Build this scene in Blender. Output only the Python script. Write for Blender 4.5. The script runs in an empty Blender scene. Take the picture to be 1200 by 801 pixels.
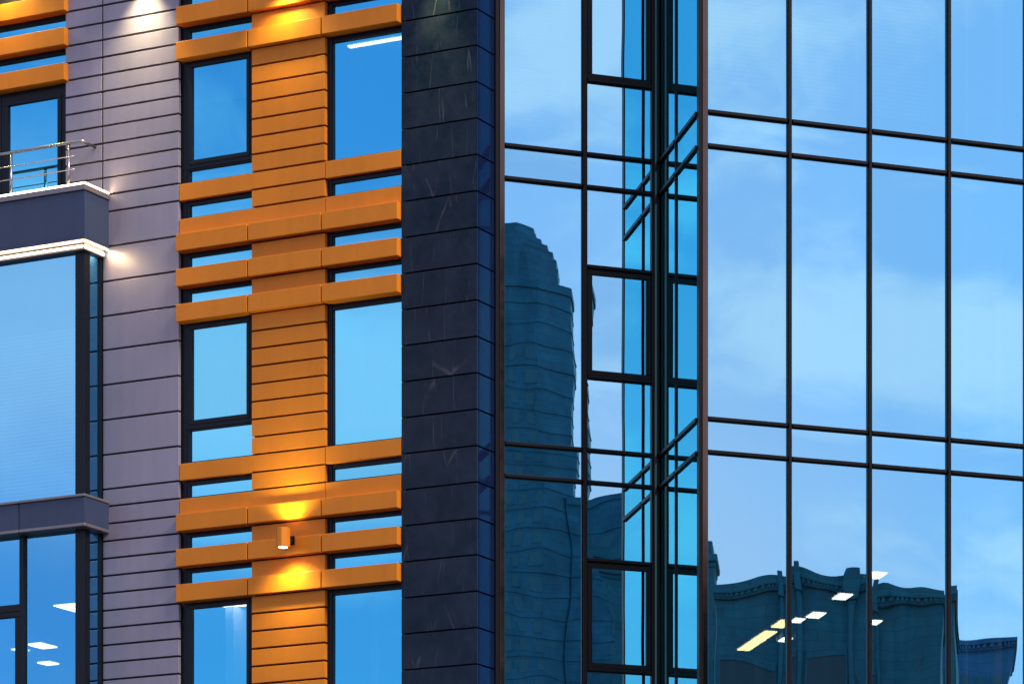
import bpy, bmesh, math, random
from mathutils import Vector, Matrix
R = math.radians
rng = random.Random(7)
S = bpy.context.scene
COL = S.collection

# ------------------------------------------------------------------ helpers
class MB:
    """collects boxes / prisms / tubes and links them as ONE mesh object"""
    def __init__(self): self.bm = bmesh.new()
    def box(self, x0, x1, y0, y1, z0, z1, bev=0.0):
        b = bmesh.new()
        vs = [b.verts.new(p) for p in ((x0,y0,z0),(x1,y0,z0),(x1,y1,z0),(x0,y1,z0),(x0,y0,z1),(x1,y0,z1),(x1,y1,z1),(x0,y1,z1))]
        for f in ((0,3,2,1),(4,5,6,7),(0,1,5,4),(1,2,6,5),(2,3,7,6),(3,0,4,7)):
            b.faces.new([vs[i] for i in f])
        if bev > 0:
            bmesh.ops.bevel(b, geom=b.edges[:], offset=bev, segments=2, affect='EDGES', profile=0.5)
        self._merge(b); return self
    def prism(self, pts, z0, z1, bev=0.0):
        b = bmesh.new()
        lo = [b.verts.new((x,y,z0)) for x,y in pts]; hi = [b.verts.new((x,y,z1)) for x,y in pts]
        n = len(pts)
        b.faces.new(lo[::-1]); b.faces.new(hi)
        for i in range(n): b.faces.new((lo[i], lo[(i+1)%n], hi[(i+1)%n], hi[i]))
        bmesh.ops.recalc_face_normals(b, faces=b.faces[:])
        if bev > 0: bmesh.ops.bevel(b, geom=b.edges[:], offset=bev, segments=2, affect='EDGES', profile=0.5)
        self._merge(b); return self
    def tube(self, pts, r, seg=14):
        pts = [Vector(p) for p in pts]; b = self.bm; rings = []
        for i, p in enumerate(pts):
            a = (pts[i]-pts[i-1]).normalized() if i > 0 else (pts[1]-pts[0]).normalized()
            c = (pts[i+1]-pts[i]).normalized() if i < len(pts)-1 else a
            t = (a+c).normalized()
            up = Vector((0,0,1)) if abs(t.z) < 0.9 else Vector((1,0,0))
            s = t.cross(up).normalized(); u = s.cross(t).normalized()
            rings.append([b.verts.new(p + r*(math.cos(2*math.pi*k/seg)*s + math.sin(2*math.pi*k/seg)*u)) for k in range(seg)])
        for i in range(len(rings)-1):
            for k in range(seg):
                f = b.faces.new((rings[i][k], rings[i][(k+1)%seg], rings[i+1][(k+1)%seg], rings[i+1][k])); f.smooth = True
        b.faces.new(rings[0]); b.faces.new(rings[-1][::-1])
        return self
    def _merge(self, b):
        me = bpy.data.meshes.new('tmp'); b.to_mesh(me); b.free()
        self.bm.from_mesh(me); bpy.data.meshes.remove(me)
    def build(self, name, m, parent=None):
        bmesh.ops.recalc_face_normals(self.bm, faces=self.bm.faces[:])
        me = bpy.data.meshes.new(name); self.bm.to_mesh(me); self.bm.free()
        me.materials.append(m)
        o = bpy.data.objects.new(name, me); COL.objects.link(o)
        if parent: o.parent = parent
        return o

def thing(name, label, cat, loc=(0,0,0), rz=0.0, group=None):
    o = bpy.data.objects.new(name, None); COL.objects.link(o)
    o.location = loc; o.rotation_euler = (0,0,rz); o.empty_display_size = 0.2
    o['label'] = label; o['category'] = cat
    if group: o['group'] = group
    return o
def tag(o, label, cat, group=None):
    o['label'] = label; o['category'] = cat
    if group: o['group'] = group
    return o

def warp_fn(w, h, amp, pillow, tilt):
    terms = []
    for lx, lz in ((1.5,2.2),(0.8,1.3),(0.55,0.8)):
        lx *= rng.uniform(.8,1.3); lz *= rng.uniform(.8,1.3)
        terms.append((2*math.pi/lx, 2*math.pi/lz, rng.uniform(0,6.28), rng.uniform(0,6.28), amp*max(lx,lz)/1.5*rng.uniform(.5,1)*(1 if lx>1 else .3)))
    ax = rng.gauss(0, tilt); az = rng.gauss(0, tilt)
    def f(s, t):
        d = ax*s + az*t
        for kx,kz,p,q,a in terms: d += a*math.sin(kx*s+p)*math.sin(kz*t+q)
        d += pillow*(abs(2*s/w)**7 + abs(2*t/h)**7)
        return d
    return f
def pane(parent, m, a0, a1, z0, z1, y, axis='x', amp=.0003, pillow=.0001, tilt=.0006, name='pane'):
    """one sheet of float glass: a gently bowed grid (axis x: facing -y; axis y: facing -x)"""
    w, h = a1-a0, z1-z0
    nx = max(6, min(24, int(w/.06))); nz = max(4, min(48, int(h/.08)))
    f = warp_fn(w, h, amp, pillow, tilt)
    vs, fs = [], []
    for j in range(nz+1):
        for i in range(nx+1):
            s = -w/2+w*i/nx; t = -h/2+h*j/nz
            d = f(s,t); a = a0+w*i/nx; z = z0+h*j/nz
            vs.append((a, y+d, z) if axis == 'x' else (y+d, a, z))
    for j in range(nz):
        for i in range(nx):
            k = j*(nx+1)+i
            q = (k, k+1, k+nx+2, k+nx+1)
            fs.append(q if axis == 'x' else q[::-1])
    me = bpy.data.meshes.new(name); me.from_pydata(vs, [], fs)
    for p in me.polygons: p.use_smooth = True
    me.materials.append(m)
    o = bpy.data.objects.new(name, me); COL.objects.link(o); o.parent = parent
    return o

# ------------------------------------------------------------------ materials
def nt(name):
    m = bpy.data.materials.new(name); m.use_nodes = True
    t = m.node_tree; t.nodes.clear()
    return m, t, t.nodes.new('ShaderNodeOutputMaterial')
def N(t, ty, **kw):
    n = t.nodes.new('ShaderNode'+ty)
    for k, v in kw.items():
        if k in n.inputs.keys(): n.inputs[k].default_value = v
        else: setattr(n, k, v)
    return n
def c4(c): return (c[0],c[1],c[2],1)
def paint(name, col, rough=.45, metal=0.0, var=.12, scale=1.5, island=.06, bump=0.0, spec=.5, grain=0.0, streak=0.0):
    m, t, out = nt(name); L = t.links.new
    b = N(t,'BsdfPrincipled', Roughness=rough, Metallic=metal)
    b.inputs['Specular IOR Level'].default_value = spec
    tc = N(t,'TexCoord')
    no = N(t,'TexNoise', Scale=scale, Detail=6.0, Roughness=.6); L(tc.outputs['Object'], no.inputs['Vector'])
    mr = N(t,'MapRange'); mr.inputs[1].default_value=.3; mr.inputs[2].default_value=.7
    mr.inputs[3].default_value=1-var; mr.inputs[4].default_value=1+var; L(no.outputs['Fac'], mr.inputs[0])
    ge = N(t,'NewGeometry')
    mi = N(t,'MapRange'); mi.inputs[3].default_value=1-island; mi.inputs[4].default_value=1+island; L(ge.outputs['Random Per Island'], mi.inputs[0])
    mu = N(t,'Math', operation='MULTIPLY'); L(mr.outputs[0], mu.inputs[0]); L(mi.outputs[0], mu.inputs[1])
    last = mu
    if streak > 0:   # rain streaks running down
        mp = N(t,'Mapping'); mp.inputs['Scale'].default_value=(9,9,.35); L(tc.outputs['Object'], mp.inputs['Vector'])
        n2 = N(t,'TexNoise', Scale=1.0, Detail=5.0); L(mp.outputs[0], n2.inputs['Vector'])
        m2 = N(t,'MapRange'); m2.inputs[1].default_value=.35; m2.inputs[2].default_value=.7; m2.inputs[3].default_value=1; m2.inputs[4].default_value=1-streak; L(n2.outputs['Fac'], m2.inputs[0])
        m3 = N(t,'Math', operation='MULTIPLY'); L(last.outputs[0], m3.inputs[0]); L(m2.outputs[0], m3.inputs[1]); last = m3
    if grain > 0:
        n4 = N(t,'TexNoise', Scale=160.0, Detail=2.0); L(tc.outputs['Object'], n4.inputs['Vector'])
        m4 = N(t,'MapRange'); m4.inputs[1].default_value=.3; m4.inputs[2].default_value=.7; m4.inputs[3].default_value=1-grain; m4.inputs[4].default_value=1+grain; L(n4.outputs['Fac'], m4.inputs[0])
        m5 = N(t,'Math', operation='MULTIPLY'); L(last.outputs[0], m5.inputs[0]); L(m4.outputs[0], m5.inputs[1]); last = m5
    vm = N(t,'VectorMath', operation='SCALE'); vm.inputs[0].default_value = col; L(last.outputs[0], vm.inputs['Scale'])
    L(vm.outputs[0], b.inputs['Base Color'])
    mr2 = N(t,'MapRange'); mr2.inputs[3].default_value=max(.02,rough-.08); mr2.inputs[4].default_value=rough+.08; L(no.outputs['Fac'], mr2.inputs[0]); L(mr2.outputs[0], b.inputs['Roughness'])
    if bump > 0:
        n3 = N(t,'TexNoise', Scale=scale*2.2, Detail=2.0); L(tc.outputs['Object'], n3.inputs['Vector'])
        bp = N(t,'Bump', Distance=bump, Strength=1.0); L(n3.outputs['Fac'], bp.inputs['Height']); L(bp.outputs[0], b.inputs['Normal'])
    L(b.outputs[0], out.inputs['Surface'])
    return m
def glass(name, refl, trans, fac, bump=0.0):
    """solar control glass: tinted mirror coating over a tinted clear sheet"""
    m, t, out = nt(name); L = t.links.new
    g = N(t,'BsdfGlossy', Roughness=0.0); g.inputs['Color'].default_value = c4(refl)
    tr = N(t,'BsdfTransparent'); tr.inputs['Color'].default_value = c4(trans)
    oi = N(t,'ObjectInfo')
    mr = N(t,'MapRange'); mr.inputs[3].default_value=fac-.06; mr.inputs[4].default_value=min(.97,fac+.05); L(oi.outputs['Random'], mr.inputs[0])
    mx = N(t,'MixShader'); L(mr.outputs[0], mx.inputs[0]); L(tr.outputs[0], mx.inputs[1]); L(g.outputs[0], mx.inputs[2])
    # faint film of dust and dried rain on the outer face
    tc = N(t,'TexCoord'); mp = N(t,'Mapping'); mp.inputs['Scale'].default_value=(7,7,.5); L(tc.outputs['Object'], mp.inputs['Vector'])
    n2 = N(t,'TexNoise', Scale=1.0, Detail=6.0, Roughness=.65); L(mp.outputs[0], n2.inputs['Vector'])
    m2 = N(t,'MapRange'); m2.inputs[1].default_value=.4; m2.inputs[2].default_value=.8; m2.inputs[3].default_value=.003; m2.inputs[4].default_value=.03; L(n2.outputs['Fac'], m2.inputs[0])
    df = N(t,'BsdfDiffuse'); df.inputs['Color'].default_value=(.14,.30,.42,1)
    mx2 = N(t,'MixShader'); L(m2.outputs[0], mx2.inputs[0]); L(mx.outputs[0], mx2.inputs[1]); L(df.outputs[0], mx2.inputs[2])
    L(mx2.outputs[0], out.inputs['Surface'])
    return m
def emit(name, col, st):
    m, t, out = nt(name); e = N(t,'Emission', Strength=st); e.inputs['Color'].default_value = c4(col)
    t.links.new(e.outputs[0], out.inputs['Surface']); return m
def stone_black(name):
    m, t, out = nt(name); L = t.links.new
    b = N(t,'BsdfPrincipled', Roughness=.2); b.inputs['Specular IOR Level'].default_value=.20; b.inputs['Specular Tint'].default_value=(.45,.72,1,1)
    tc = N(t,'TexCoord'); ge = N(t,'NewGeometry')
    of = N(t,'VectorMath', operation='SCALE'); of.inputs[0].default_value=(13,7,9); L(ge.outputs['Random Per Island'], of.inputs['Scale'])
    ad = N(t,'VectorMath', operation='ADD'); L(tc.outputs['Object'], ad.inputs[0]); L(of.outputs[0], ad.inputs[1])
    ds = N(t,'TexNoise', Scale=2.5, Detail=4.0); L(ad.outputs[0], ds.inputs['Vector'])
    dv = N(t,'VectorMath', operation='SCALE'); dv.inputs['Scale'].default_value=.06; L(ds.outputs['Color'], dv.inputs[0])
    a2 = N(t,'VectorMath', operation='ADD'); L(ad.outputs[0], a2.inputs[0]); L(dv.outputs[0], a2.inputs[1])
    rt = N(t,'Mapping'); rt.inputs['Rotation'].default_value=(0,R(-38),0); rt.inputs['Scale'].default_value=(2.6,1,.30); L(a2.outputs[0], rt.inputs['Vector'])
    vo = N(t,'TexVoronoi', feature='DISTANCE_TO_EDGE', Scale=1.0); L(rt.outputs[0], vo.inputs['Vector'])
    ve = N(t,'MapRange'); ve.inputs[1].default_value=0; ve.inputs[2].default_value=.014; ve.inputs[3].default_value=1; ve.inputs[4].default_value=0; L(vo.outputs['Distance'], ve.inputs[0])
    mk = N(t,'TexNoise', Scale=3.2, Detail=3.0); L(ad.outputs[0], mk.inputs['Vector'])
    mk2 = N(t,'MapRange'); mk2.inputs[1].default_value=.44; mk2.inputs[2].default_value=.62; L(mk.outputs['Fac'], mk2.inputs[0])
    vm = N(t,'Math', operation='MULTIPLY'); L(ve.outputs[0], vm.inputs[0]); L(mk2.outputs[0], vm.inputs[1])
    no = N(t,'TexNoise', Scale=2.2, Detail=8.0, Roughness=.7); L(ad.outputs[0], no.inputs['Vector'])
    cr = N(t,'ValToRGB'); cr.color_ramp.elements[0].position=.3; cr.color_ramp.elements[0].color=(.0008,.005,.012,1)
    cr.color_ramp.elements[1].position=.75; cr.color_ramp.elements[1].color=(.018,.024,.042,1); L(no.outputs['Fac'], cr.inputs[0])
    mc = N(t,'MixRGB'); mc.inputs[2].default_value=(.22,.20,.22,1)
    vf = N(t,'Math', operation='MULTIPLY'); vf.inputs[1].default_value=.2; L(vm.outputs[0], vf.inputs[0])
    L(vf.outputs[0], mc.inputs[0]); L(cr.outputs[0], mc.inputs[1]); L(mc.outputs[0], b.inputs['Base Color'])
    rr = N(t,'MapRange'); rr.inputs[3].default_value=.12; rr.inputs[4].default_value=.30; L(no.outputs['Fac'], rr.inputs[0]); L(rr.outputs[0], b.inputs['Roughness'])
    L(b.outputs[0], out.inputs['Surface'])
    return m
def ashlar(name, col, bw, bh):
    m, t, out = nt(name); L = t.links.new
    b = N(t,'BsdfPrincipled', Roughness=.75)
    tc = N(t,'TexCoord'); sp = N(t,'SeparateXYZ'); L(tc.outputs['Object'], sp.inputs[0])
    sm = N(t,'Math', operation='ADD'); L(sp.outputs[0], sm.inputs[0]); L(sp.outputs[1], sm.inputs[1])
    cb = N(t,'CombineXYZ'); L(sm.outputs[0], cb.inputs[0]); L(sp.outputs[2], cb.inputs[1])
    br = N(t,'TexBrick', Scale=1.0); br.inputs['Brick Width'].default_value=bw; br.inputs['Row Height'].default_value=bh
    br.inputs['Mortar Size'].default_value=bh*.035; br.inputs['Bias'].default_value=0
    br.inputs['Color1'].default_value=c4([c*.93 for c in col]); br.inputs['Color2'].default_value=c4([c*1.06 for c in col]); br.inputs['Mortar'].default_value=c4([c*.66 for c in col])
    L(cb.outputs[0], br.inputs['Vector'])
    no = N(t,'TexNoise', Scale=.5, Detail=8.0, Roughness=.65); L(tc.outputs['Object'], no.inputs['Vector'])
    mr = N(t,'MapRange'); mr.inputs[1].default_value=.3; mr.inputs[2].default_value=.7; mr.inputs[3].default_value=.7; mr.inputs[4].default_value=1.25; L(no.outputs['Fac'], mr.inputs[0])
    vm = N(t,'VectorMath', operation='SCALE'); L(br.outputs['Color'], vm.inputs[0]); L(mr.outputs[0], vm.inputs['Scale'])
    L(vm.outputs[0], b.inputs['Base Color']); L(b.outputs[0], out.inputs['Surface'])
    return m

M = dict(
 mauve = paint('mauve_cassette_panel', (.248,.222,.295), .42, .1, .07, 1.2, .05, .0008, grain=.05, streak=.08),
 orange = paint('orange_cassette_panel', (.62,.192,.012), .45, .1, .07, 1.6, .06, .0006, spec=.22, grain=.05, streak=.06),
 slate = paint('slate_blue_panel', (.036,.052,.105), .38, .1, .08, 1.0, .05, .0006, spec=.3, grain=.05, streak=.1),
 cap = paint('grey_coping_metal', (.19,.17,.19), .4, .5, .1, 3, .05),
 frame = paint('dark_aluminium_frame', (.005,.008,.015), .34, .1, .1, 4, .04, spec=.18),
 mullion = paint('dark_curtain_wall_profile', (.005,.0045,.006), .34, 0, .12, 4, .05, spec=.12),
 bronze = paint('bronze_anodised_profile', (.085,.066,.058), .05, 1.0, .06, 3, .03),
 gap = paint('black_joint_backing', (.008,.008,.010), .8, 0, .1, 3, .03),
 stone = stone_black('black_veined_stone'),
 blueside = paint('polished_blue_black_panel', (.008,.018,.065), .05, .3, .1, 1.5, .04),
 steel = paint('brushed_stainless_steel', (.40,.38,.38), .25, 1.0, .06, 8, .03),
 room = paint('interior_wall_paint', (.22,.24,.26), .8, 0, .06, 1, .0),
 roomdark = paint('interior_dark_wall', (.035,.045,.055), .8, 0, .08, 1, .0),
 white = paint('white_interior_panel', (.62,.62,.60), .7, 0, .04, 1, .0),
 blind = paint('white_blind_slat', (.75,.75,.73), .55, 0, .04, 2, .05),
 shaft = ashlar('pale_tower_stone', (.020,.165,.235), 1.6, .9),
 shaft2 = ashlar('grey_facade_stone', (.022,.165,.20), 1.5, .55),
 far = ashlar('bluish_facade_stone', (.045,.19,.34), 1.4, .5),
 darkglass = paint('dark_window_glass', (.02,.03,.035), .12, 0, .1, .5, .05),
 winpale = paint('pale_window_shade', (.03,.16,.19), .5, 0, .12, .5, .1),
 led = emit('warm_white_led', (1.0,.76,.42), 7.0),
 tube = emit('ceiling_tube_light', (1.0,.93,.80), 7.0),
 warmtube2 = emit('warm_white_ceiling_panel', (1.0,.88,.62), 4.0),
 warmtube = emit('warm_ceiling_tube', (1.0,.78,.36), 7.0),
 lens = emit('wall_lamp_lens', (1.0,.82,.45), 14.0),
)
M['glass_left'] = glass('deep_blue_office_glass', (.13,.66,1.0), (.55,.66,.80), .79)
M['glass_bay'] = glass('sky_blue_bay_glass', (.16,.60,1.0), (.60,.72,.92), .70)
M['glass_tower'] = glass('pale_blue_tower_glass', (.27,.64,.87), (.42,.50,.50), .78)
M['glass_side'] = glass('clear_blue_side_glass', (.20,.86,1.0), (.25,.45,.55), .94)

# ------------------------------------------------------------------ wall frames (metres)
LX, LY, LR = -7.341, 45.285, R(-23.73)      # left facade: corner of the stone pillar; local x along the wall, -y outward
GX, GY, GR = -5.099, 46.422, R(19.85)       # glass tower: inner corner of its projecting bay
BAY = 2.15                                   # how far the bay stands forward of the recessed glass
mod = .236

# ================================================================== LEFT OFFICE BUILDING
ob = thing('office_building', 'mauve panelled office building with an orange window strip and flat dark framed windows', 'building', (LX,LY,0), LR)
# --- mauve cassettes
gapw = .026
def panels(mb, x0, x1, zs, y0=-.0, y1=.05, bev=.004):
    for a, b in zip(zs[:-1], zs[1:]): mb.box(x0, x1, y0, y1, a+gapw/2, b-gapw/2, bev)
zf = [12.405-.2365*k for k in range(0,23)][::-1]           # fine courses below
zm = [12.641,13.112,13.588,14.066,14.541,15.005,15.477,15.951]
zt = [16.424+.2357*k for k in range(0,24)]
zcol = zf+zm+zt
mb = MB()
panels(mb, -6.010, -4.745, zcol)
panels(mb, -6.648, -6.036, [z for z in zt])
mb.box(-6.010, -4.745, 0, .05, 0, zf[0]-.013, .004)
mb.box(-6.648, -4.745, 0, .05, zt[-1]+.013, 26, .004)
mb.build('mauve_cladding', M['mauve'], ob)
MB().box(-6.640,-4.760,.052,.14,16.3,26).box(-6.020,-4.760,.052,.14,0,16.3).box(-3.54,-2.36,.062,.14,0,26).build('backing_wall', M['gap'], ob)
# --- orange pier
zp = [14.765+mod*k for k in range(-24,36)]
mb = MB(); panels(mb, -3.546, -2.372, zp, 0, .06, .004)
mb.box(-3.546,-2.372,0,.06,0,zp[0]-.013,.004).box(-3.546,-2.372,0,.06,zp[-1]+.013,26,.004)
mb.build('orange_pier', M['orange'], ob)
# --- orange bands
cols = [(-4.735,-3.553,'l'), (-3.547,-2.369,'c'), (-2.363,-1.176,'r')]
groups = [(18.302,), (14.765,), (10.988,), (22.08,), (7.21,)]
def band(x0, x1, y0, y1, z0, z1):
    return MB().box(x0, x1, y0, y1, z0, z1, .006).build('orange_band', M['orange'], ob)
proj = -.085
bands_z = []
for (b,) in groups:
    for k, (p0, p1) in enumerate(((0,.235),(.475,.71),(.955,1.18))):
        for x0, x1, c in cols:
            e0 = x0+.006 if c == 'l' else x0
            band(e0, x1-.014 if c!='r' else x1, proj, -.002 if c=='c' else .075, b+p0, b+p1)
    for x0, x1, c in cols:
        if c == 'c': continue
        band(x0, x1+.004, 0, .06, b+1.184, b+1.405)
        band(x0, x1+.004, 0, .06, b+1.655, b+1.88)
# --- bands of the next window column to the left
for z0,z1 in ((18.302,18.535),(18.785,19.02),(19.255,19.49)):
    band(-8.20, -6.607, proj, .075, z0, z1)
    band(-9.80, -8.214, proj, .075, z0, z1)
# --- windows
def wframe(x0, x1, z0, z1, t=.05, y0=.065, y1=.13, name='window_frame', parent=ob, m=M['frame']):
    mb = MB()
    mb.box(x0, x1, y0, y1, z1-t, z1, .004).box(x0, x1, y0, y1, z0, z0+t, .004)
    mb.box(x0, x0+t, y0, y1, z0+t+.0005, z1-t-.0005, .004).box(x1-t, x1, y0, y1, z0+t+.0005, z1-t-.0005, .004)
    return mb.build(name, m, parent)
def fixed(x0, x1, z0, z1, t=.045, tt=.06, left=True):
    """fixed light: thin frame with one sheet of glass"""
    mb = MB()
    mb.box(x0, x1, .070, .14, z1-tt, z1).box(x0, x1, .070, .14, z0, z0+.03)
    mb.box(x0, x0+t, .071, .14, z0+.031, z1-tt-.001)
    w = mb.build('fixed_window', M['frame'], ob)
    pane(w, M['glass_left'], x0+t-.005, x1, z0+.02, z1-tt+.008, .098, amp=.0002, tilt=.0008)
    return w
def casement(x0, x1, z0, z1):
    mb = MB(); t = .055
    mb.box(x0, x1, .060, .14, z1-t, z1, .004).box(x0, x1, .060, .14, z0, z0+.08, .004)
    mb.box(x0, x0+.075, .060, .14, z0+.0805, z1-t-.0005, .004).box(x1-.115, x1, .060, .14, z0+.0805, z1-t-.0005, .004)
    mb.box(x0+.025, x1-.065, .048, .064, z0+.055, z1-.035, .003) if False else None
    w = mb.build('casement_window', M['frame'], ob)
    s = MB(); a0, a1, b0, b1 = x0+.05, x1-.075, z0+.055, z1-.03
    s.box(a0, a1, .050, .082, b1-.055, b1, .004).box(a0, a1, .050, .082, b0, b0+.06, .004)
    s.box(a0, a0+.052, .050, .082, b0+.0605, b1-.0555, .004).box(a1-.052, a1, .050, .082, b0+.0605, b1-.0555, .004)
    s.build('sash', M['frame'], w)
    pane(w, M['glass_left'], a0+.045, a1-.045, b0+.055, b1-.05, .072, amp=.0002, tilt=.0007)
    return w
# dark jambs running the height of each window column
MB().box(-4.742,-4.662,.064,.14,0,26).build('window_jamb', M['frame'], ob)
MB().box(-2.368,-2.300,.060,.14,0,26).build('window_jamb', M['frame'], ob)
for (b,), nxt in zip(groups[:3]+groups[4:5], (22.08, 18.302, 14.765, 10.988)):
    for c, x0, x1 in (('l',-4.66,-3.545), ('r',-2.335,-1.15)):
        x1 = x1 if c=='l' else -1.168
        fixed(x0, x1, b+.235, b+.475)
        fixed(x0, x1, b+.71, b+.955)
        fixed(x0, x1, b+1.405, b+1.655)
        if c == 'l':
            cb = b+2.085 if b > 14 else b+2.35
            fixed(x0, x1, b+1.88, cb, tt=.02)
            casement(x0, x1, cb, nxt)
        else:
            fixed(x0, x1, b+1.88, nxt, tt=.075)
# tall balcony door window on the far left
dw = MB()
dw.box(-7.80,-6.650,.055,.14,18.135,18.30,.004).box(-7.80,-7.69,.055,.14,15.9,18.134,.004).box(-6.825,-6.650,.055,.14,15.9,18.134,.004)
dw.box(-9.9,-7.81,.06,.14,15.9,18.30)
dwo = dw.build('balcony_window', M['frame'], ob)
s = MB().box(-7.73,-6.76,.046,.08,18.125,18.175,.003).box(-7.73,-7.685,.046,.08,15.95,18.124,.003).box(-6.83,-6.76,.046,.08,15.95,18.124,.003)
s.build('sash', M['frame'], dwo)
pane(dwo, M['glass_left'], -7.69, -6.828, 15.95, 18.13, .075, amp=.0002)
for z0, z1 in ((18.535,18.785),(19.02,19.255)):
    mb = MB().box(-9.8,-6.652,.07,.14,z1-.06,z1).box(-9.8,-6.652,.07,.14,z0,z0+.03)
    w = mb.build('fixed_window', M['frame'], ob); pane(w, M['glass_left'], -9.8, -6.66, z0+.02, z1-.05, .098)
MB().box(-16,-6.652,.10,.20,19.49,26).box(-16,-9.9,.10,.2,16.6,19.49).build('upper_wall', M['gap'], ob)
# --- rooms
fl = MB()
for z in (7.6, 11.05, 14.83, 18.37, 22.2): fl.box(-15.9 if z!=11.05 else -6.4,-1.05,.16,7.6,z,z+.32)
fl.box(-15.9,-6.46,.16,7.6,12.03,12.3)
fl.build('ceiling_slab', M['room'], ob)
MB().box(-16,-1.0,7.6,7.8,0,26).box(-1.04,-.96,.45,7.59,0,26).box(-6.45,-6.35,.2,7.59,7.95,11.04).box(-6.45,-6.41,.2,7.59,11.04,14.8).box(-16.2,-16,-.2,7.8,0,26).build('interior_wall', M['roomdark'], ob)
pt = MB()
pt.box(-4.35,-4.22,.5,2.8,7.92,11.0).box(-3.9,-3.55,1.6,1.8,7.92,11.0).box(-2.05,-1.93,.6,3.0,7.92,11.0).box(-1.62,-1.42,.7,.9,7.92,11.0).box(-2.3,-1.1,3.2,3.3,7.92,10.4)
pt.build('partition_wall', M['white'], ob)

# ================================================================== GLAZED BAY (left edge of the picture)
gb = thing('glazed_bay', 'slate grey box bay with big blue panes and warm lit edges', 'bay window', (LX,LY,0), LR)
xe = -5.915; xl = -11.5
MB().box(xl, xe, -.50, .04, 15.955, 16.575, .005).build('parapet', M['slate'], gb)
MB().box(xl, xe+.02, -.525, -.30, 16.577, 16.655, .008).box(xe-.20, xe+.02, -.298, -.002, 16.577, 16.655, .008).build('coping', M['cap'], gb)
MB().box(xl, xe-.205, -.295, .04, 16.577, 16.60).build('balcony_floor', M['cap'], gb)
MB().box(xl, xe+.012, -.515, -.002, 15.915, 15.952, .006).build('parapet_lip', M['slate'], gb)
MB().box(xl, xe-.06, -.44, -.003, 15.80, 15.913, .004).build('soffit', M['cap'], gb)
# lower ledge
lj = -7.034
MB().box(xl, lj-.008, -.50, .04, 12.085, 12.435, .004).box(lj+.008, xe, -.50, .04, 12.085, 12.435, .004).build('ledge', M['slate'], gb)
MB().box(xl, lj-.008, -.525, -.002, 12.437, 12.475, .008).box(lj+.008, xe+.015, -.525, -.002, 12.437, 12.475, .008).build('ledge_coping', M['cap'], gb)
MB().box(xl, lj-.008, -.520, -.002, 12.035, 12.083, .01).box(lj+.008, xe+.012, -.520, -.002, 12.035, 12.083, .01).build('ledge_drip_edge', M['cap'], gb)
# corner posts and jambs
g0 = -6.023
for z0, z1 in ((12.477,15.798),(5.0,12.033)):
    MB().box(g0-.158, g0-.001, -.375, -.30, z0, z1, .006).box(g0-.075, g0-.001, -.299, -.255, z0, z1, .006).build('corner_post', M['frame'], gb)
    MB().box(g0-.05, g0+.004, -.055, .05, z0, z1, .004).build('wall_jamb', M['frame'], gb)
pane(gb, M['glass_bay'], xl, g0-.150, 12.48, 15.80, -.345, amp=.0003)
pane(gb, M['glass_bay'], -.262, -.05, 12.48, 15.80, g0-.02, axis='y', amp=.0001, tilt=.0003)
pane(gb, M['glass_bay'], -.262, -.05, 5.0, 12.03, g0-.02, axis='y', amp=.0001, tilt=.0003)
MB().box(-7.126,-7.053,-.385,-.28,5.0,12.033,.005).build('mullion', M['frame'], gb)
pane(gb, M['glass_bay'], -7.06, g0-.150, 5.0, 12.03, -.345, amp=.0003)
MB().box(xl,-7.127,-.385,-.28,11.00,11.10,.005).build('transom', M['frame'], gb)
pane(gb, M['glass_bay'], xl, -7.12, 11.09, 12.03, -.345, amp=.0003)
cs = MB().box(xl,-7.127,-.385,-.30,10.93,10.998,.005).box(-7.20,-7.127,-.385,-.30,6,10.929,.005).build('casement', M['frame'], gb)
pane(cs, M['glass_bay'], xl, -7.195, 6, 10.94, -.345)
MB().box(xl,-6.1,-.25,.15,12.05,12.43).box(xl,-6.1,-.22,.15,15.82,15.95).build('floor_slab', M['room'], gb)

# venetian blind behind the upper bay pane
bl = MB()
for k in range(46): 
    z = 12.52+.052*k
    bl.prism([(xl,-.02),(g0-.3,-.02),(g0-.3,.025),(xl,.025)], z, z+.036)
tb = bl.build('venetian_blind', M['blind']); tb.location=(LX,LY,0); tb.rotation_euler=(0,0,LR)
tag(tb, 'white slatted blind lowered over most of the upper glass pane of the box bay', 'blind', 'window blinds')

def roller_blind(label, x0, x1, z0, z1, y=.19):
    o = thing('roller_blind', label, 'blind', (LX+math.cos(LR)*(x0+x1)/2-math.sin(LR)*y, LY+math.sin(LR)*(x0+x1)/2+math.cos(LR)*y, z0), LR, 'window blinds')
    w = (x1-x0)/2; n = 24
    b = MB()
    for i in range(n):   # cloth hanging in very shallow folds
        xa, xb = -w+2*w*i/n, -w+2*w*(i+1)/n
        b.box(xa, xb+.002, .006*math.sin(i*1.3), .006*math.sin(i*1.3)+.004, 0, z1-z0)
    b.build('cloth', M['blind'], o)
    MB().box(-w,w,-.012,.012,-.025,-.001,.004).build('bottom_bar', M['cap'], o)
roller_blind('white blind lowered inside the middle casement window beside the mauve wall', -4.62, -3.58, 13.42, 14.72)
roller_blind('white blind lowered inside the tall middle window beside the black stone pillar', -2.28, -1.2, 13.1, 14.72)
roller_blind('white blind half lowered in the upper casement window beside the mauve wall', -4.62, -3.58, 17.75, 18.28)

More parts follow.
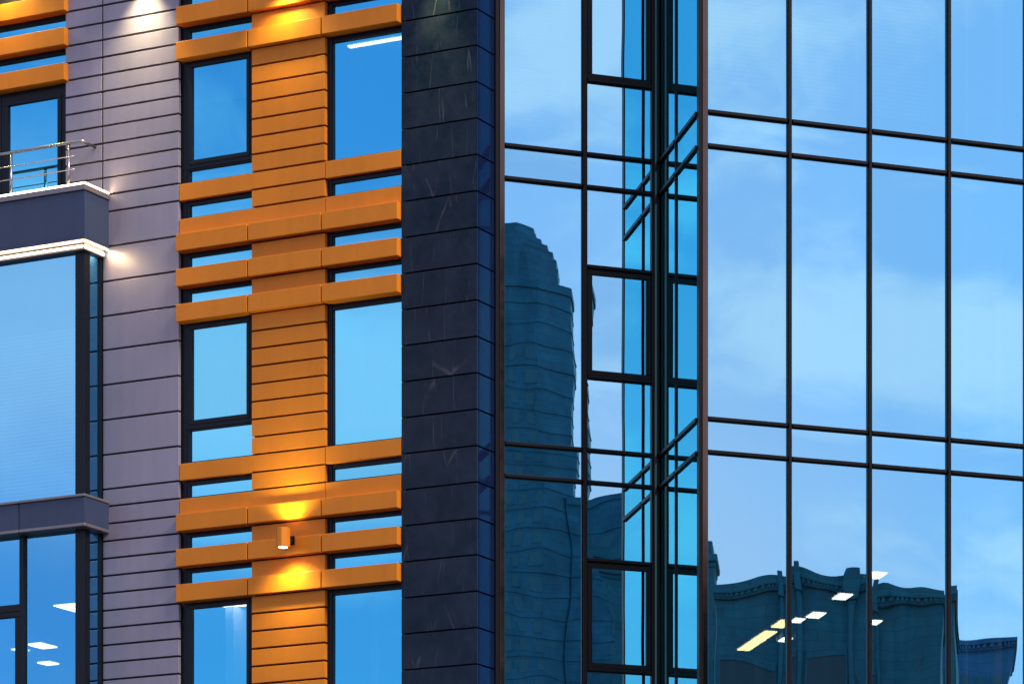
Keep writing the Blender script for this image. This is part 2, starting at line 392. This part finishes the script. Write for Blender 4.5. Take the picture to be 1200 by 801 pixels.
# LED strips
def led_strip(label, boxes, parts, beams=()):
    o = thing('light_strip', label, 'led strip', (LX,LY,0), LR, 'warm light strips on the box bay')
    for bx in boxes:
        MB().box(*bx, .003).build('diffuser', M['led'], o)
    for bx in parts:
        MB().box(*bx, .002).build('channel', M['cap'], o)
    for (px,py,pz,ln,rx_,ry_,e) in beams:
        ld = bpy.data.lights.new('strip_beam','AREA'); ld.shape='RECTANGLE'; ld.size=.02; ld.size_y=ln; ld.energy=e; ld.color=(1,.72,.36); ld.spread=R(130)
        lo = bpy.data.objects.new('strip_beam', ld); COL.objects.link(lo); lo.parent=o; lo.location=(px,py,pz); lo.rotation_euler=(R(rx_),R(ry_),0)
    return o
led_strip('warm white light strip glowing along the balcony coping below the steel railing', [(xl,xe+.018,-.522,-.492,16.657,16.680),(xe-.012,xe+.018,-.490,-.012,16.657,16.680)], [(xl,xe-.02,-.490,-.478,16.657,16.668)], [(xe+.024,-.25,16.672,.46,0,-140,2.2)])
led_strip('double warm white light strip glowing under the slate box above the blue bay pane', [(xl,xe-.03,-.500,-.470,15.893,15.912),(xl,xe-.075,-.455,-.442,15.83,15.86),(xe-.03,xe-.002,-.468,-.010,15.893,15.912),(xe-.058,xe-.046,-.43,-.03,15.82,15.86)], [(xl,xe-.06,-.469,-.457,15.88,15.912)], [(xe-.010,-.24,15.888,.44,0,-40,4.0)])

# balcony railing
rl = thing('balcony_railing', 'polished steel balcony railing with two thin mid rails on top of the slate box bay', 'railing', (LX,LY,0), LR)
ry = -.28; rx = -6.143
MB().tube([(xl,ry,17.335),(rx-.02,ry,17.335),(rx,ry+.02,17.335),(rx,-.001,17.335)], .021).build('handrail', M['steel'], rl)
for x in (-6.367,-7.353,-8.34,-9.33):
    p = MB().tube([(x,ry,16.60),(x,ry,17.315)], .019).build('post', M['steel'], rl)
    MB().box(x-.05,x+.05,ry-.04,ry+.04,16.600,16.612,.003).build('base_plate', M['steel'], p)
for z in (17.135,16.955): MB().tube([(xl,ry-.030,z),(-6.235,ry-.030,z)], .007).build('mid_rail', M['steel'], rl)

# ================================================================== STONE PILLAR
sp = thing('stone_pillar', 'tall black veined stone pillar between the orange strip and the glass tower', 'pillar', (LX,LY,0), LR)
zs = [18.315-.4717*k for k in range(-14,38)][::-1]
mb = MB()
for a, b in zip(zs[:-1], zs[1:]): mb.box(-1.165, -.018, 0, .05, a+.010, b-.010, .003)
mb.build('stone_facing', M['stone'], sp)
mb = MB()
for a, b in zip(zs[:-1], zs[1:]): mb.box(-.05, -.0, .012, .425, a+.008, b-.008, .006)
mb.build('polished_side', M['blueside'], sp)
MB().box(-1.166,-.052,.052,.42,0,26).box(-1.162,-1.10,.008,.051,0,26).build('core', M['gap'], sp)

# ================================================================== GLASS TOWER
gt = thing('glass_tower', 'pale blue mirror glass curtain wall tower with thin dark mullions and a projecting bay', 'building', (GX,GY,0), GR)
A1,B1,C1,D1 = 16.685, 16.255, 12.785, 12.362
ZT = [(20.57,'u'),(20.14,'u'),(A1,''),(B1,''),(C1,''),(D1,''),(8.90,'d'),(8.47,'d')]
zrows = [(A1,20.14),(B1,A1),(C1,B1),(D1,C1),(8.90,D1)]
XM2 = [1.181,2.256,3.332,4.408,5.484,6.56]
XR = 6.56
def profile_v(x, y, z0, z1, w=.058, m=None, name='mullion'):
    return MB().box(x-w/2, x+w/2, y-.028, y+.10, z0, z1, .004).box(x-w*.36, x+w*.36, y-.072, y-.0285, z0, z1, .006).build(name, m or M['mullion'], gt)
def profile_h(x0, x1, y, z, h=.062, name='transom'):
    return MB().box(x0, x1, y-.024, y+.095, z-h/2, z+h/2, .004).box(x0, x1, y-.060, y-.0245, z-h*.36, z+h*.36, .006).build(name, M['mullion'], gt)
# recessed face: local y = 0, from x = -2.2 to 0;  bay front: y = -BAY, from x = 0
zb, ztp = 4.0, 24.0
MB().box(-2.20,-2.146,-.03,.10,zb,ztp,.004).build('edge_profile', M['mullion'], gt)
MB().box(-2.145,-2.079,-.045,.09,zb,ztp,.004).build('bronze_cover', M['bronze'], gt)
profile_v(-1.016, 0, zb, ztp, .078)
MB().box(-.118,-.082,-.05,.10,zb,ztp,.005).build('corner_profile', M['mullion'], gt)
MB().box(-.081,-.051,-.075,.10,zb,ztp,.005).build('bronze_cover', M['bronze'], gt)
MB().box(-.050,-.012,-.050,.10,zb,ztp,.004).build('corner_profile', M['mullion'], gt)
for x in XM2: profile_v(x, -BAY, zb, ztp)
MB().box(-.008,.030,-BAY-.03,-BAY+.10,zb,ztp,.004).build('corner_profile', M['mullion'], gt)
MB().box(.031,.104,-BAY-.045,-BAY+.09,zb,ztp,.004).build('bronze_cover', M['bronze'], gt)
# side of the bay: one thin mullion half way and one close to each end
ym = -.93
MB().box(-.020,.06,ym-.018,ym+.018,zb,ztp,.004).build('side_mullion', M['mullion'], gt)
for z, kk in ZT:
    for x0, x1 in ((-2.078,-1.056),(-.976,-.119)): profile_h(x0, x1, 0, z)
    xs = [.105]+XM2
    for x0, x1 in zip(xs[:-1], xs[1:]): profile_h(x0+(.034 if x0>.2 else 0), x1-.034, -BAY, z)
    for y0, y1 in ((-BAY+.101, ym-.019), (ym+.019, -.051)):
        MB().box(-.030,.06,y0,y1,z-.026,z+.026,.004).build('side_transom', M['mullion'], gt)
# panes
for z0, z1 in zrows:
    tall = z1-z0 > 1
    a = .00045 if tall else .0003
    pane(gt, M['glass_tower'], -2.085, -1.05, z0+.03, z1-.03, .0, amp=a*.4, pillow=.00012, tilt=.0006)
    xs = [.10]+XM2
    for x0, x1 in zip(xs[:-1], xs[1:]):
        pane(gt, M['glass_tower'], x0, x1, z0+.03, z1-.03, -BAY, amp=a*(.8 if z0<10 else .45), pillow=.0005 if z0<10 else .0003, tilt=.0013)
    for y0, y1 in ((-BAY+.06, ym), (ym, -.02)):
        pane(gt, M['glass_side'], y0, y1, z0+.02, z1-.02, 0.0, axis='y', amp=.0001, pillow=.00003, tilt=.0004)
# right field of the recessed face: openable lights between fixed panes
def pane_g1(z0, z1, x0=-.982, x1=-.112):
    pane(gt, M['glass_tower'], x0, x1, z0, z1, .0, amp=.0003, pillow=.0001, tilt=.0005)
def case_g1(z0, z1):
    x0, x1 = -.976, -.119
    for z in (z0, z1): profile_h(x0, x1, 0, z, .060)
    mb = MB(); t = .066; y0, y1 = -.020, .05; a, b = z0+.031, z1-.031
    mb.box(x0, x1, y0, y1, b-t, b, .004).box(x0, x1, y0, y1, a, a+t, .004).box(x0, x0+t, y0, y1, a+t+.001, b-t-.001, .004).box(x1-t, x1, y0, y1, a+t+.001, b-t-.001, .004)
    c = mb.build('casement', M['mullion'], gt)
    pane(c, M['glass_tower'], x0+t-.01, x1-t+.01, a+t-.01, b-t+.01, .008, amp=.0003, pillow=.0001, tilt=.0008)
for c0, c1, lo, hi in ((17.661,19.09,A1,20.14),(13.75,15.204,C1,B1),(9.895,11.338,8.90,D1)):
    case_g1(c0, c1)
    pane_g1(lo+.03, c0-.03); pane_g1(c1+.03, hi-.03)
pane_g1(B1+.03, A1-.03); pane_g1(D1+.03, C1-.03)
# structure behind the glass
sl = MB()
for z in (20.2, B1+.04, D1+.03, 8.53): sl.prism([(-2.0,.14),(.16,.14),(.16,-BAY+.14),(XR+6,-BAY+.14),(XR+6,13.5),(2.3,13.5),(2.4,5.2)], z, z+.33)
sl.build('floor_slab', M['roomdark'], gt)
MB().prism([(-2.0,.14),(2.4,5.2),(2.3,5.3),(-2.1,.24)], 0, 24).box(2.2,2.3,5.31,13.5,0,24).box(XR+6,XR+6.2,-BAY+.1,13.5,0,24).box(2.2,XR+6,13.51,13.7,0,24).build('interior_wall', M['roomdark'], gt)
MB().box(-2.2,0.2,.0,.2,0,zb).box(0,XR+6,-BAY,-BAY+.2,0,zb).box(-2.2,.2,0,.2,ztp,26).box(0,XR+6,-BAY,-BAY+.2,ztp,26).box(XR+.04,XR+6,-BAY,-BAY+.1,zb+.01,ztp-.01).box(0,.2,-BAY+.21,-.01,0,zb).build('outer_wall', M['slate'], gt)
MB().box(1.35,1.6,1.2,1.45,C1,B1).box(4.8,5.05,1.2,1.45,C1,B1).box(4.8,5.05,1.2,1.45,A1,20.1).build('column', M['room'], gt)
for z0, z1 in ((D1-3.4,D1),(C1,B1),(A1,20.1)): MB().box(4.16,4.27,-1.6,-1.5,z0,z1).box(3.72,3.76,-1.7,-1.66,z0,z1).build('column', M['white'], gt)

# blinds in the top floor of the tower
def tower_blind(label, x0, x1, y, z0, z1):
    mb = MB(); n = int((z1-z0)/.055)
    for k in range(n): mb.box(x0, x1, y, y+.03, z0+.055*k, z0+.055*k+.034)
    o = mb.build('venetian_blind', M['blind']); o.location=(GX,GY,0); o.rotation_euler=(0,0,GR)
    tag(o, label, 'blind', 'window blinds')
tower_blind('white slatted blind inside the top pane just right of the black stone pillar', -2.0, -1.15, .25, 17.0, 19.9)
tower_blind('white slatted blind behind the top pane next to the bronze corner of the glass bay', .2, 1.1, -BAY+.3, 17.2, 19.9)
tower_blind('white slatted blind behind the second top pane from the bronze corner of the glass bay', 1.3, 2.2, -BAY+.3, 17.0, 19.9)
tower_blind('white slatted blind behind the third top pane from the bronze corner of the glass bay', 2.4, 3.25, -BAY+.3, 17.0, 19.9)

# ------------------------------------------------------------------ ceiling lights indoors
def ceil_light(label, frame, x0, x1, y0, y1, z, m, group):
    x, y, rz = (LX,LY,LR) if frame == 'L' else (GX,GY,GR)
    cx, cy = (x0+x1)/2, (y0+y1)/2
    c, s_ = math.cos(rz), math.sin(rz)
    o = thing('ceiling_light', label, 'ceiling light', (x+c*cx-s_*cy, y+s_*cx+c*cy, z), rz, group)
    w, d = (x1-x0)/2, (y1-y0)/2
    MB().box(-w,w,-d,d,-.02,0,.004).build('diffuser', m, o)
    MB().box(-w-.03,w+.03,-d-.03,d+.03,.001,.06).build('housing', M['white'], o)
gl = 'ceiling lights inside the glass tower'
ceil_light('long yellow tube light seen through the lower glass pane beside the bronze corner', 'G', 3.64,3.84,8.0,9.7,12.15,M['warmtube'],gl)
ceil_light('short yellow tube light just above the long yellow one in the lower glass', 'G', 3.64,3.84,7.05,7.65,12.15,M['warmtube'],gl)
for (x,y,l,k) in ((4.1,8.45,'small white lamp close under the short yellow tube light in the lower glass',1),(3.85,6.85,'small white lamp just right of the first mullion of the lower glass bay',1),(4.0,6.35,'white double lamp second from the first mullion in the lower bay glass',1.3),(3.98,4.85,'white lamp high in the lower glass just left of the second mullion',1.3),(4.0,3.2,'white lamp just right of the second mullion near the reflected roofline',1.3),(5.02,6.6,'small white lamp right of the second mullion, lower of the two there',1)):
    ceil_light(l,'G',x-.08*k,x+.08*k,y-.16*k,y+.16*k,12.12,M['tube'],gl)
gl2 = 'ceiling lights behind the lower bay glass'
for (x0,x1,y0,y1,l) in ((-9.75,-9.35,3.5,4.0,'large white ceiling panel light, highest one behind the lower bay glass'),(-12.2,-11.9,5.8,6.2,'white ceiling panel light beside the mullion inside the lower bay'),(-12.7,-12.5,6.05,6.25,'small white ceiling light left of the mullion behind the casement of the bay'),(-13.1,-12.85,7.15,7.4,'white ceiling light lowest at the right behind the lower bay glass'),(-14.5,-14.2,7.1,7.4,'white ceiling light at the bottom left corner behind the bay casement')):
    ceil_light(l,'L',x0,x1,y0,y1,12.00,M['warmtube2'],gl2)
ceil_light('flat white ceiling light at the top of the lowest left office window','L',-4.45,-3.7,.40,.66,11.04,M['tube'],'ceiling lights behind the office windows')
ceil_light('bright white strip light at the head of the tall window beside the stone pillar','L',-2.13,-1.1,.17,.24,18.20,M['tube'],'ceiling lights behind the office windows')
ceil_light('tiny bright spot lamp in the narrow window strip beside the stone pillar','L',-1.28,-1.20,.18,.26,16.40,M['tube'],'ceiling lights behind the office windows')

# ------------------------------------------------------------------ wall lamps
def wall_lamp(label, u, z, m_body, power, col, wall_y=0.0, cone=130, tilt=6, reach=.20):
    c, s_ = math.cos(LR), math.sin(LR)
    o = thing('wall_lamp', label, 'wall lamp', (LX+c*u-s_*wall_y, LY+s_*u+c*wall_y, z), LR, 'up and down wall lamps')
    yb = -reach
    b = MB().prism([(0.094*math.cos(2*math.pi*(k+.5)/8), yb+.094*math.sin(2*math.pi*(k+.5)/8)) for k in range(8)], -.125, .125, .006).build('lamp_body', m_body, o)
    MB().prism([(.058*math.cos(2*math.pi*k/16), yb+.058*math.sin(2*math.pi*k/16)) for k in range(16)], -.1285, -.1255).build('lens', M['lens'], b)
    MB().prism([(.058*math.cos(2*math.pi*k/16), yb+.058*math.sin(2*math.pi*k/16)) for k in range(16)], .1255, .1285).build('lens', M['lens'], b)
    MB().box(-.045,.045,-.012,-.001,-.06,.06,.003).tube([(0,-.013,-.01),(.0,yb+.085,-.01)],.016).tube([(-.03,-.045,-.025),(.03,-.045,-.025)],.02).build('bracket', M['frame'], o)
    for sg in (-1, 1):
        ld = bpy.data.lights.new('wall_lamp_beam', 'SPOT'); ld.energy = power; ld.color = col
        ld.spot_size = R(cone); ld.spot_blend = 1.0; ld.shadow_soft_size = .075
        lo = bpy.data.objects.new('lamp_beam', ld); COL.objects.link(lo); lo.parent = o
        lo.location = (0, yb+.01, sg*.14)
        lo.rotation_euler = (R(tilt) if sg < 0 else R(180-tilt), 0, 0)
    return o
warm = (1.0,.88,.26); wh = (1.0,.83,.40)
wall_lamp('orange brown octagonal up and down wall lamp on the orange pier', -2.83, 11.65, M['orange'], 110, warm, -.087)
wall_lamp('orange brown wall lamp on the upper orange pier above the frame', -2.95, 19.12, M['orange'], 110, warm, -.087)
wall_lamp('grey wall lamp high on the mauve panels above the frame', -5.30, 19.78, M['cap'], 430, wh, 0, 84, 4, .28)
wall_lamp('orange wall lamp above the orange bands over the balcony', -7.62, 20.1, M['orange'], 110, warm, -.087)
wall_lamp('grey wall lamp high on the black stone pillar above the frame', -.58, 19.45, M['cap'], 420, warm, 0, 50, 5, .26)

# ================================================================== BUILDINGS ACROSS THE STREET (seen as reflections)
FR = R(219.7)
def octo(cx, cy, r, rot=22.5): return [(cx+r*math.cos(R(rot+45*k)), cy+r*math.sin(R(rot+45*k))) for k in range(8)]
def win(parent, x, z, w, h, m, y=-.04):
    f = MB().box(x-w/2-.12,x+w/2+.12,y,y+.1,z-.15,z,.01).box(x-w/2-.12,x+w/2+.12,y,y+.1,z+h,z+h+.15,.01).box(x-w/2-.12,x-w/2,y,y+.1,z+.001,z+h-.001,.01).box(x+w/2,x+w/2+.12,y,y+.1,z+.001,z+h-.001,.01).build('window', M['shaft'], parent)
    MB().box(x-w/2,x+w/2,y+.03,y+.09,z,z+h).build('window_pane', m, f)
st = thing('stone_tower', 'stepped octagonal stone high rise mirrored in the glass right of the black pillar', 'tower', (178.8,-260.5,0), R(216))
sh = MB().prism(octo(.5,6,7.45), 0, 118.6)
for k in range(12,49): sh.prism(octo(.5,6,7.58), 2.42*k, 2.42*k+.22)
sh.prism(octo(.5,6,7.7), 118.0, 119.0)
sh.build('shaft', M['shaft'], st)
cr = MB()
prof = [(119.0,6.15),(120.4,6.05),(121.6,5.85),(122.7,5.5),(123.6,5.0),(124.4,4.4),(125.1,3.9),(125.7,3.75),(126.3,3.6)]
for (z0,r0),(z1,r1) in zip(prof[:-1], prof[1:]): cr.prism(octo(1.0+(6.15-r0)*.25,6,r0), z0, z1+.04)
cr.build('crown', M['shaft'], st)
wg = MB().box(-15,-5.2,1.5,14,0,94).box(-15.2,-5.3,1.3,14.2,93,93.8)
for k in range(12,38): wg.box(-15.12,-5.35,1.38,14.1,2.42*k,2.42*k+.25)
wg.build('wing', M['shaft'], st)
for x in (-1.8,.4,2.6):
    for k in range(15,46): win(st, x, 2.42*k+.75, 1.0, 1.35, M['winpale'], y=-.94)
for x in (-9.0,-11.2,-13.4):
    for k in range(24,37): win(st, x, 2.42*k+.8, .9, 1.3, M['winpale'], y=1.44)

ap = thing('stone_building', 'grey stone building with pilasters and moulded cornice mirrored low in the glass', 'building', (77.1,-64.2,0), FR)
# local x runs opposite to the mirrored picture
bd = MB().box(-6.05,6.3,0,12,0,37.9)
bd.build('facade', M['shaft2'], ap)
for x0, x1 in ((1.65,2.15),(-1.75,-1.30)): MB().box(x0,x1,-.45,-.001,0,37.6).box(x0-.12,x1+.12,-.6,-.001,37.62,38.95,.03).build('pilaster', M['shaft2'], ap)
cn = MB().box(-6.3,6.5,-.28,12.2,37.92,38.2,.04).box(-6.45,6.65,-.45,12.3,38.21,38.45,.05)
for k in range(46): cn.box(-6.3+.28*k,-6.3+.28*k+.14,-.40,-.30,38.05,38.205)
cn.box(-6.3,6.5,-.18,12.1,38.46,38.75)
cn.build('cornice', M['shaft2'], ap)
for x0, x1, ht in ((2.5,5.7,34.4),(-1.0,1.2,34.3),(-4.9,-2.3,32.6)):
    f = MB().box(x0-.15,x1+.15,-.14,.02,ht+.001,ht+.45,.03).box(x0-.15,x0,-.12,.02,24,ht,.02).box(x1,x1+.15,-.12,.02,24,ht,.02).build('window', M['shaft2'], ap)
    MB().box(x0,x1,-.06,-.002,24,ht-.001).build('window_pane', M['darkglass'], f)

ft = thing('roof_turret', 'narrow stone turret with a bracketed cap mirrored at the bronze corner of the glass bay', 'turret', (82.4,-84.9,0), FR)
MB().box(-.9,4,0,4,0,43.9).box(-1.0,4.1,-.1,4.1,43.9,44.2,.05).box(-1.25,4.3,-.3,4.3,44.2,44.6,.08).box(-.6,3.9,.1,3.9,44.6,45.2).build('turret_body', M['shaft2'], ft)
sb = thing('corner_house', 'lower bluish stone house with a dentilled cornice mirrored at the right edge of the glass', 'building', (95.7,-74.8,0), FR)
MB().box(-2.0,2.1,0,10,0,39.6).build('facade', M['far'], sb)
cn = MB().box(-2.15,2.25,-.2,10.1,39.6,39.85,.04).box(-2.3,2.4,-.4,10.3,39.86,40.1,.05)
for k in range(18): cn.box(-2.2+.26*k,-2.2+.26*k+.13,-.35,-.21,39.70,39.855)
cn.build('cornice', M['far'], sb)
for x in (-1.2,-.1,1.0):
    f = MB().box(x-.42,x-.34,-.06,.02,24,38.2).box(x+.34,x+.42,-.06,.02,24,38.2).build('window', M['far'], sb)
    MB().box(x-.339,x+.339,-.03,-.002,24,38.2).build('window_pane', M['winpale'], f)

# ================================================================== GROUND, SKY, LIGHT, CAMERA
g = MB(); 
gm = paint('asphalt_ground', (.055,.055,.06), .85, 0, .2, .4, 0, .01)
bmv = [g.bm.verts.new(p) for p in ((-3000,-3000,0),(3000,-3000,0),(3000,3000,0),(-3000,3000,0))]; g.bm.faces.new(bmv)
go = g.build('ground', gm); go['kind'] = 'structure'

SUN_EL, SUN_AZ = 40.0, math.atan2(.8,-.6)      # direction of the sun: (sin az, cos az)
w = bpy.data.worlds.new('World'); S.world = w; w.use_nodes = True
t = w.node_tree; t.nodes.clear(); L = t.links.new
out = t.nodes.new('ShaderNodeOutputWorld'); bg = N(t,'Background', Strength=.10)
sky = N(t,'TexSky', sky_type='NISHITA', sun_disc=False, sun_elevation=R(SUN_EL), sun_rotation=SUN_AZ, altitude=100, air_density=1.0, dust_density=.6, ozone_density=2.0)
tc = N(t,'TexCoord')
mp = N(t,'Mapping'); mp.inputs['Scale'].default_value=(1,1,2.6); L(tc.outputs['Generated'], mp.inputs['Vector'])
n1 = N(t,'TexNoise', Scale=8.5, Detail=9.0, Roughness=.55, Distortion=.35); L(mp.outputs[0], n1.inputs['Vector'])
cm = N(t,'MapRange', interpolation_type='SMOOTHSTEP'); cm.inputs[1].default_value=.45; cm.inputs[2].default_value=.64; cm.inputs[3].default_value=0; cm.inputs[4].default_value=.66; L(n1.outputs['Fac'], cm.inputs[0])
# thin blue haze veil, then a bank of paler cloud standing about 13-17 degrees up, then scattered cloud
ve = N(t,'MixRGB'); ve.inputs[0].default_value=.25; ve.inputs[2].default_value=(3.0,6.6,12.0,1); L(sky.outputs[0], ve.inputs[1])
sx = N(t,'SeparateXYZ'); L(tc.outputs['Generated'], sx.inputs[0])
n2 = N(t,'TexNoise', Scale=5.0, Detail=6.0, Roughness=.5); L(tc.outputs['Generated'], n2.inputs['Vector'])
wz = N(t,'MapRange'); wz.inputs[3].default_value=-.05; wz.inputs[4].default_value=.05; L(n2.outputs['Fac'], wz.inputs[0])
zz = N(t,'Math', operation='ADD'); L(sx.outputs[2], zz.inputs[0]); L(wz.outputs[0], zz.inputs[1])
up = N(t,'MapRange', interpolation_type='SMOOTHSTEP'); up.inputs[1].default_value=.19; up.inputs[2].default_value=.245; L(zz.outputs[0], up.inputs[0])
dn = N(t,'MapRange', interpolation_type='SMOOTHSTEP'); dn.inputs[1].default_value=.262; dn.inputs[2].default_value=.315; dn.inputs[3].default_value=1; dn.inputs[4].default_value=0; L(zz.outputs[0], dn.inputs[0])
bk = N(t,'Math', operation='MULTIPLY'); L(up.outputs[0], bk.inputs[0]); L(dn.outputs[0], bk.inputs[1])
wx = N(t,'MapRange', interpolation_type='SMOOTHSTEP'); wx.inputs[1].default_value=-.45; wx.inputs[2].default_value=-.15; wx.inputs[3].default_value=.95; wx.inputs[4].default_value=.0; L(sx.outputs[0], wx.inputs[0])
bk2 = N(t,'Math', operation='MULTIPLY'); L(bk.outputs[0], bk2.inputs[0]); L(wx.outputs[0], bk2.inputs[1])
mb2 = N(t,'MixRGB'); mb2.inputs[2].default_value=(11.0,7.3,7.8,1); L(bk2.outputs[0], mb2.inputs[0]); L(ve.outputs[0], mb2.inputs[1])
# sun-side half of the sky is paler, whitest near the horizon
gx = N(t,'MapRange', interpolation_type='SMOOTHSTEP'); gx.inputs[1].default_value=-.35; gx.inputs[2].default_value=.15; gx.inputs[3].default_value=0; gx.inputs[4].default_value=1; L(sx.outputs[0], gx.inputs[0])
gz = N(t,'MapRange', interpolation_type='SMOOTHSTEP'); gz.inputs[1].default_value=.16; gz.inputs[2].default_value=.33; gz.inputs[3].default_value=.95; gz.inputs[4].default_value=.28; L(zz.outputs[0], gz.inputs[0])
gg = N(t,'Math', operation='MULTIPLY'); L(gx.outputs[0], gg.inputs[0]); L(gz.outputs[0], gg.inputs[1])
hx = N(t,'MapRange', interpolation_type='SMOOTHSTEP'); hx.inputs[1].default_value=.535; hx.inputs[2].default_value=.63; hx.inputs[3].default_value=1; hx.inputs[4].default_value=.25; L(sx.outputs[0], hx.inputs[0])
gh = N(t,'Math', operation='MULTIPLY'); L(gg.outputs[0], gh.inputs[0]); L(hx.outputs[0], gh.inputs[1]); gg = gh
mg = N(t,'MixRGB'); mg.inputs[2].default_value=(10.5,7.6,8.6,1); L(gg.outputs[0], mg.inputs[0]); L(mb2.outputs[0], mg.inputs[1])
mx = N(t,'MixRGB'); mx.inputs[2].default_value=(12.5,9.8,9.8,1); lw = N(t,'MapRange'); lw.inputs[3].default_value=1; lw.inputs[4].default_value=.25; L(wx.outputs[0], lw.inputs[0])
cl = N(t,'Math', operation='MULTIPLY'); L(cm.outputs[0], cl.inputs[0]); L(lw.outputs[0], cl.inputs[1]); L(cl.outputs[0], mx.inputs[0]); L(mg.outputs[0], mx.inputs[1])
L(mx.outputs[0], bg.inputs['Color']); L(bg.outputs[0], out.inputs['Surface'])

sd = bpy.data.lights.new('sun','SUN'); sd.energy = 2.5; sd.angle = R(14); sd.color = (1.0,.88,.74)
so = bpy.data.objects.new('sun', sd); COL.objects.link(so)
el = R(SUN_EL); dv = Vector((math.sin(SUN_AZ)*math.cos(el), math.cos(SUN_AZ)*math.cos(el), math.sin(el)))
so.rotation_euler = dv.to_track_quat('Z','Y').to_euler(); so.location = (30,-30,60)

cd = bpy.data.cameras.new('camera'); cd.sensor_fit='HORIZONTAL'; cd.sensor_width = 36; cd.lens = 4090/1200*36
cd.shift_x = (600-1222)/1200; cd.shift_y = (1520-400.5)/1200; cd.clip_end = 8000; cd.clip_start = .5
co = bpy.data.objects.new('camera', cd); COL.objects.link(co); co.location = (0,0,1.6); co.rotation_euler = (R(90),0,0)
S.camera = co
vs = S.view_settings; S.display_settings.display_device = 'sRGB'
vs.view_transform = 'Standard'; vs.look = 'None'; vs.exposure = 0.6; vs.gamma = 1.0; vs.use_curve_mapping = False
S.cycles.max_bounces = 14; S.cycles.glossy_bounces = 8; S.cycles.transparent_max_bounces = 16
